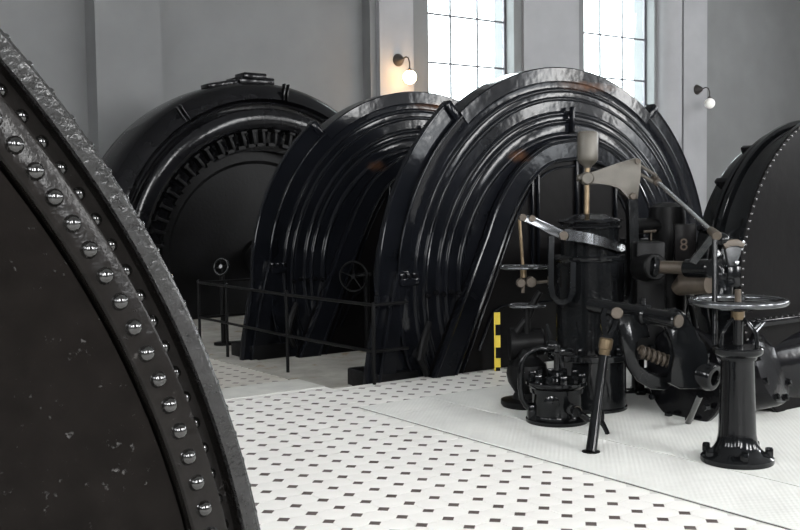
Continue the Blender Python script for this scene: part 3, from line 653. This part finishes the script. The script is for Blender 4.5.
# --- small oil pump pot in front
pq = on_z(557, 421, .009); pot = thing('oil_pump', (pq.x, pq.y, .009), 'small black flanged oil pump pot with a curved side pipe', 'pump')
PD = (Vector((pq.x, pq.y, .3))-CAM).dot(FW)
def PP(x, y, o=0.): return W(x, y, PD)+FH*o
zt = zat(557, 380, PD)
b = B(); b.lathe((pq.x, pq.y, .009), ZZ, [(0, 0), (.225, 0), (.228, .005), (.228, .025), (.222, .03), (.195, .034), (.185, .045), (.182, .06), (.182, zt-.095), (.186, zt-.085), (.0, zt-.085)], 44); part('pot_body', b, 'black2', pot)
b = B(); b.lathe((pq.x, pq.y, 0), ZZ, [(0, zt-.085), (.195, zt-.085), (.20, zt-.05), (.222, zt-.03), (.228, zt-.022), (.228, zt-.005), (.222, zt), (0, zt+.004)], 44); pf = part('lid_flange', b, 'black2', pot)
bo2 = bolt_mesh('bolt', .027, .055, 'black2')
copies('bolt', bo2, pf, [placed(Vector((.185*math.cos(q), .185*math.sin(q), zt-.009)), ZZ, q) for q in [2*PI*k/12 for k in range(12)]])
b = B(); b.lathe((pq.x, pq.y, 0), ZZ, [(.09, zt), (.085, zt+.02), (.05, zt+.035), (.045, zt+.06), (.022, zt+.07), (.02, zt+.2), (.03, zt+.21), (.03, zt+.26), (0, zt+.26)], 24); part('spindle', b, 'black2', pot)
b = B(); b.tube([PP(548, 349), PP(541, 348), PP(533, 350), PP(525.5, 355), PP(521.5, 363), PP(520.5, 374), PP(520.5, 388), PP(522, 398), PP(526, 405), PP(531, 410), PP(536, 411)], .023, 12); part('side_pipe', b, 'black2', pot)
b = B(); b.box(PP(532, 412), (.07, .10, .12), RH, FH, .015); part('pipe_boss', b, 'black2', pot)
b = B(); b.tube([PP(549, 326, .1), PP(551, 340, .05), PP(554, 350), PP(560, 356), PP(562, 368)], [.012, .02, .034, .03, .02], 10); b.sphere(PP(552, 346), .05); b.box(PP(562, 352), (.16, .06, .05), RH, FH, .012); part('pump_linkage', b, 'black2', pot)
b = B(); b.cyl(PP(567, 404, -.17), PP(567, 404, -.22), .04, n=20, bev=.006); b.cyl(PP(569.5, 404.5, -.21), PP(571, 404.8, -.26), .034, n=18); part('drain_cock', b, 'black2', pot)
b = B(); b.cyl(PP(571, 404.5, -.235), PP(571.6, 404.7, -.25), .036, n=18); part('cock_ring', b, 'tan', pot)
b = B(); b.cyl(PP(574, 407, -.24), PP(582, 413, -.2), .024, n=12, bev=.004); b.cyl(PP(578, 416, -.12), PP(600, 418, -.05), .02, n=12); part('drain_pipe', b, 'black2', pot)
b = B(); b.lathe(PP(548, 399, 0)-FH*.17, -FH, [(0, -.01), (.055, -.01), (.058, .004), (.05, .008), (0, .008)], 24); part('blank_cover', b, 'black2', pot)
q = on_z(607.5, 434, .01); qd = (q-CAM).dot(FW)
b = B(); b.tube([W(596, 416, qd), W(600, 419, qd), W(604, 426, qd), W(606.5, 431, qd), q], [.024, .022, .018, .017, .017], 10); b.box(W(599, 416, qd), (.07, .05, .06), RH, FH, .012); part('drain_leg', b, 'black2', pot)

# --- inclined pull rod through the floor plate
rb = on_z(591, 452, .009); RD0 = (rb-CAM).dot(FW); RD1 = RD0+.25
pr_ = thing('pull_rod', rb, 'slanted black pull rod with brass socket passing into the floor plate', 'rod')
b = B(); b.cyl(rb, W(604, 354, RD1), .036, .028, 18); part('rod', b, 'black2', pr_)
b = B(); b.lathe(rb, ZZ, [(.0, .002), (.058, .002), (.058, .006), (.0, .007)], 24); part('floor_ring', b, 'dark', pr_)
tp = W(604, 354, RD1); t2 = W(607, 336, RD1); a_ = (t2-tp)
b = B(); b.lathe(tp, a_, [(.028, -.01), (.036, 0), (.038, .03), (.044, .035), (.046, .07), (.046, .10), (.038, .108), (0, .11)], 20); part('brass_socket', b, 'brass', pr_)
b = B(); flat_bar(b, [W(606, 338, RD1), W(603, 326, RD1), W(602.5, 316, RD1), W(605, 308, RD1)], FH, .035, .03); flat_bar(b, [W(608, 338, RD1), W(614, 326, RD1), W(617, 316, RD1)], FH, .035, .03); part('clevis', b, 'black2', pr_)
b = B(); b.cyl(W(617, 313, RD1-.05), W(617, 313, RD1+.05), .04, n=18, bev=.006); part('clevis_pin', b, 'tan', pr_)

# --- crank assembly: rocking shaft with two arms and bored boss
KD = 6.75
K = lambda x, y, o=0.: W(x, y, KD)+FH*o
kk = thing('rocking_crank', K(660, 345), 'heavy black rocking crank with forked arms and open bored boss', 'crank')
sh0, sh1 = K(603, 311, .42), K(668, 317, -.24)
b = B(); b.cyl(sh0, sh1, .058, n=28, bev=.012); part('rocker_shaft', b, 'black2', kk)
ad = (sh1-sh0).normalized()
b = B(); b.cyl(sh1+ad*.0, sh1+ad*.012, .042, n=24); part('shaft_end_cap', b, 'tan', kk)
b = B(); mid = sh0.lerp(sh1, .62); b.cyl(mid-ad*.06, mid+ad*.05, .072, n=28, bev=.015); b.cyl(mid+ZZ*.06, mid+ZZ*.11, .018, n=10); part('oil_collar', b, 'black2', kk)
na = [(656, 313), (661, 307), (668, 305), (675, 308), (681, 317), (692, 334), (694, 342), (699, 352), (702, 362), (694, 384), (672, 384), (660, 378), (666, 366), (669, 352), (667, 340), (661, 330), (656, 322)]
b = B(); b.prism([K(x, y, -.20) for x, y in na], FH*.10, .016); part('crank_arm', b, 'black2', kk)
fa_ = [(616, 314), (630, 314), (642, 319), (648, 328), (650, 338), (640, 335), (633, 342), (632, 354), (637, 366), (646, 374), (656, 377), (668, 376), (674, 384), (664, 390), (650, 389), (637, 381), (627, 366), (622, 345), (620, 330)]
b = B(); b.prism([K(x, y, -.02) for x, y in fa_], FH*.12, .014); part('crank_arm', b, 'black2', kk)
bs0, bs1 = K(676, 366, .02), K(706, 373, -.20); bd = (bs1-bs0).normalized(); L = (bs1-bs0).length
b = B(); b.lathe(bs0, bd, [(0, 0), (.10, 0), (.105, .02), (.102, L*.5), (.095, L-.03), (.085, L-.005), (.075, L), (.052, L), (.045, L-.012), (.045, L-.12), (0, L-.12)], 36); part('bored_boss', b, 'black2', kk)
b = B()
cs0, cs1 = K(638, 350, -.05), K(670, 362, -.02); cdv = (cs1-cs0); cu, cv_, ca = frame_from_axis(cdv)
b.tube([cs0+cdv*(i/96)+(cu*math.cos(i*.40)+cv_*math.sin(i*.40))*.034 for i in range(97)], .0125, 8); b.cyl(cs0, cs1, .022, n=10); part('coil_spring', b, 'tan', kk)
b = B(); q0 = on_z(688, 423, .009); b.cyl(q0, K(696, 392, -.10), .022, n=12); part('stay_rod', b, 'black2', kk)

# --- small floor stand behind
sq = on_z(638, 393, .009); st_ = thing('floor_stand', sq, 'short black post on a cross foot behind the governor tank', 'stand')
b = B(); b.cyl(sq+ZZ*.02, sq+ZZ*.5, .055, .05, 20); part('post', b, 'black2', st_)
b = B(); b.box(sq+ZZ*.02, (.26, .08, .035), RH, FH, .01); b.box(sq+ZZ*.02, (.24, .08, .035), FH, -RH, .01); part('cross_foot', b, 'black2', st_)

# ================================================================== HANDWHEEL PEDESTAL
pc_ = on_z(737, 461, .009); PDD = (Vector((pc_.x, pc_.y, .4))-CAM).dot(FW)
ped = thing('handwheel_pedestal', (pc_.x, pc_.y, .009), 'black floor pedestal with a large handwheel in the right foreground', 'pedestal')
Q_ = lambda x, y, o=0.: W(x, y, PDD)+FH*o
zz = lambda y: zat(738, y, PDD)
zc_ = zz(349)
b = B(); b.lathe((pc_.x, pc_.y, .009), ZZ, [(0, 0), (.215, 0), (.218, .008), (.216, .03), (.20, .045), (.165, .06), (.14, .085), (.122, .12), (.113, .17), (.110, .23), (.102, .5), (.098, zc_-.05), (0, zc_-.05)], 48); col_ = part('column', b, 'black2', ped)
sd = (-RH*.80-FH*.60).normalized()
b = B(); b.box(Vector((pc_.x, pc_.y, (zz(358)+zz(434))/2))+sd*.099, (.024, .035, zz(358)-zz(434)), Vector((-sd.y, sd.x, 0)), sd); part('slot', b, 'dark', col_)
bo3 = bolt_mesh('bolt', .026, .05, 'black2')
copies('bolt', bo3, col_, [placed(RH*(.185*math.cos(q))+FH*(.185*math.sin(q))+ZZ*.045, ZZ, q) for q in [math.radians(a) for a in (-95, -165, -20, 35, 90, 150)]])
b = B(); b.lathe((pc_.x, pc_.y, 0), ZZ, [(0, zc_-.06), (.11, zc_-.06), (.118, zc_-.04), (.145, zc_-.025), (.152, zc_-.012), (.152, zc_+.008), (.145, zc_+.016), (.0, zc_+.018)], 48); part('collar', b, 'black2', ped)
wc = Vector((pc_.x, pc_.y, zz(301)))
b = B(); b.torus(wc, ZZ, .276, .021, 72, 14); hw = part('handwheel', b, 'dark_steel', ped)
b = B(); b.cyl(wc-ZZ*.06, wc+ZZ*.0, .045, n=20, bev=.006); part('hub', b, 'black2', hw)
for k in range(5):
    q = 2*PI*k/5+.5; d = Vector((math.cos(q), math.sin(q), 0)); b = B(); b.tube([wc-ZZ*.04+d*.03, wc-ZZ*.035+d*.14, wc-ZZ*.012+d*.23, wc+d*.27], [.016, .014, .013, .013], 10); part('spoke', b, 'dark_steel', hw)
b = B(); b.cyl(wc-ZZ*.02, wc+ZZ*.075, .02, n=14, bev=.004); part('spindle_tip', b, 'tan', ped)
b = B(); b.cyl(wc-ZZ*.11, wc-ZZ*.055, .04, n=18, bev=.004); part('brass_gland', b, 'brass', ped)
b = B(); b.cyl(wc-ZZ*(wc.z-zc_), wc-ZZ*.10, .032, n=16); part('spindle', b, 'black2', ped)
for a in (200, 320, 80):
    d = RH*math.cos(math.radians(a))+FH*math.sin(math.radians(a)); b = B(); b.tube([Vector((pc_.x, pc_.y, zc_+.01))+d*.12, Vector((pc_.x, pc_.y, zc_+.10))+d*.115, Vector((pc_.x, pc_.y, zc_+.17))+d*.06, Vector((pc_.x, pc_.y, zc_+.19))+d*.03], .013, 10); part('yoke_arm', b, 'black2', ped)
b = B(); b.tube([Q_(765, 322, .0), Q_(757, 331, .0), Q_(754, 343, .0)], .008, 8); b.cyl(Q_(753, 330), Q_(761, 323), .009, n=8); part('locking_hook', b, 'dark_steel', ped)
b = B(); b.cyl(W(714.5, 345, PDD+.04), W(714.8, 240, PDD+.10), .0165, n=12); part('guide_rod', b, 'black2', ped)
# gear sector and links above the wheel
GDp = PDD+.42
J = lambda x, y, o=0.: W(x, y, GDp)+FH*o
gr_ = thing('linkage_head', J(728, 262), 'cluster of levers and a grey sector above the large handwheel', 'linkage')
b = B(); b.prism([J(x, y, -.03) for x, y in ((724, 247), (729, 243), (736, 242.5), (741, 247), (739, 254), (736, 262), (733, 268), (729, 268), (726, 260))], FH*.05, .006); part('sector', b, 'iron', gr_)
b = B(); b.prism([J(x, y, -.045) for x, y in ((721, 244), (727, 239.5), (736, 239), (743, 243), (741, 248), (736, 244.5), (729, 245), (724, 249))], FH*.08, .006); part('sector_cap', b, 'tan', gr_)
b = B(); flat_bar(b, [J(714, 236), J(721, 237.5), J(727, 243)], FH, .05, .05); b.sphere(J(722, 240), .05); part('link', b, 'black2', gr_)
b = B(); b.tube([J(716, 250), J(719, 256), J(716, 263), J(721, 270), J(720, 280), J(724, 290)], [.02, .03, .022, .035, .028, .03], 10); b.box(J(722, 276), (.07, .06, .05), RH, FH, .01); b.box(J(732, 276), (.09, .09, .14), RH, FH, .015); part('link', b, 'black2', gr_)
b = B(); b.cyl(J(712, 256, -.02), J(718, 254, -.02), .014, n=10); b.cyl(J(741, 250), J(744, 241), .012, n=8); b.sphere(J(734, 262, -.05), .016); part('set_screw', b, 'steel', gr_)
b = B(); b.cyl(J(729, 268), J(727, 300), .034, n=16); b.cyl(J(721, 288), J(718, 300), .028, .04, 14); part('stub_post', b, 'black2', gr_)

# ================================================================== RAILING
RX = 5.0; RZ = .72; RM = .30
rl = thing('safety_railing', (RX, 7.5, LOW), 'thin dark two-bar railing in front of the ribbed housings', 'railing')
for (x, y) in ((RX, 9.05), (RX, 10.45), (RX, 11.2), (6.6, 11.2)):
    b = B(); b.cyl((x, y, LOW+.005), (x, y, RZ+.02), .017, n=10); b.sphere((x, y, RZ+.015), .022, 10, 6); part('post', b, 'dark', rl)
b = B(); b.cyl((RX, 7.46, .004), (RX, 7.46, RZ+.02), .017, n=10); part('post', b, 'dark', rl)
for z in (RZ, RM):
    for pts in ([(RX, 7.46, z), (RX, 9.05, z-.01), (RX, 10.45, z), (RX, 11.2, z)], [(RX, 7.46, z), (5.38, 7.46, z)], [(RX, 11.2, z), (6.6, 11.2, z)]):
        b = B(); b.tube([Vector(p) for p in pts], .0155, 8); part('rail', b, 'dark', rl)
# small hand valve on a stand behind the railing
hv = thing('small_handwheel', (5.45, 11.5, LOW), 'small dark handwheel on a post at the end of the railing', 'valve')
b = B(); b.cyl((5.45, 11.5, LOW), (5.45, 11.5, .78), .03, n=12); b.lathe((5.45, 11.5, LOW), ZZ, [(0, 0), (.12, 0), (.12, .03), (0, .03)], 20); part('post', b, 'dark', hv)
b = B(); handwheel(b, (5.43, 11.47, .88), .10, .014, 4, .03, (-.75, -.45, .2)); part('handwheel', b, 'black2', hv)
# handwheel seen inside the farther arch
h3 = thing('small_handwheel', (6.25, 9.78, LOW), 'dark handwheel in the arch of the farther ribbed housing', 'valve')
b = B(); handwheel(b, (6.25, 9.72, .80), .17, .013, 5, .03, (-.8, -.5, 0)); part('handwheel', b, 'dark', h3)
b = B(); b.cyl((6.25, 9.74, .80), (6.6, 9.9, .80), .022, n=10); b.cyl((6.5, 9.83, LOW), (6.5, 9.83, .82), .035, n=12); part('post', b, 'dark', h3)

# ================================================================== WARNING POST
wp = on_y(497.3, 345, 7.33); wp.z = 0; WPD = (wp-CAM).dot(FW); z0 = .0; ztop = zat(497.5, 312, WPD)
wpt = thing('warning_post', (wp.x, wp.y, .0), 'slim yellow and black striped marker post at the floor edge', 'post')
b = B(); b.box((wp.x, wp.y, ztop/2), (.052, .02, ztop), RH, FH); part('post_body', b, 'dark', wpt)
yb = [(312, 324), (335, 347), (358, 367)]
for (a, c) in yb:
    zt_, zb_ = zat(497.5, a, WPD), max(.002, zat(497.5, c, WPD)); b = B(); b.box((wp.x, wp.y, (zt_+zb_)/2), (.058, .026, zt_-zb_), RH, FH); part('yellow_band', b, 'yellow', wpt)
b = B(); b.box(Vector((wp.x, wp.y, ztop/2))-RH*.024-FH*.012, (.012, .006, ztop), RH, FH); part('yellow_edge', b, 'yellow', wpt)

# ================================================================== WALL LAMPS
def sconce(x, z, lit, label):
    t = thing('wall_lamp', (x, WY, z), label, 'lamp', 'globe wall lamps beside the windows')
    b = B(); b.lathe((x, WY, z), (0, -1, 0), [(0, 0), (.13, 0), (.13, .02), (.11, .05), (.05, .16), (.025, .18), (0, .18)], 24); part('wall_bracket', b, 'sconce_iron', t)
    b = B(); b.tube([(x, WY-.16, z), (x, WY-.28, z+.03), (x, WY-.36, z+.0), (x, WY-.40, z-.10), (x, WY-.40, z-.24)], .014, 10); part('curved_arm', b, 'sconce_iron', t)
    b = B(); b.lathe((x, WY-.40, z-.24), (0, 0, -1), [(0, -.02), (.04, -.02), (.05, .02), (0, .02)], 16); part('gallery', b, 'sconce_iron', t)
    b = B(); b.sphere((x, WY-.40, z-.39), .135, 28, 18); part('globe', b, 'globe_lit' if lit else 'globe_off', t)
sconce(12.1, 4.58, True, 'lit globe wall lamp on the pilaster left of the windows')
sconce(21.59, 4.50, False, 'unlit globe wall lamp on the pilaster right of the windows')
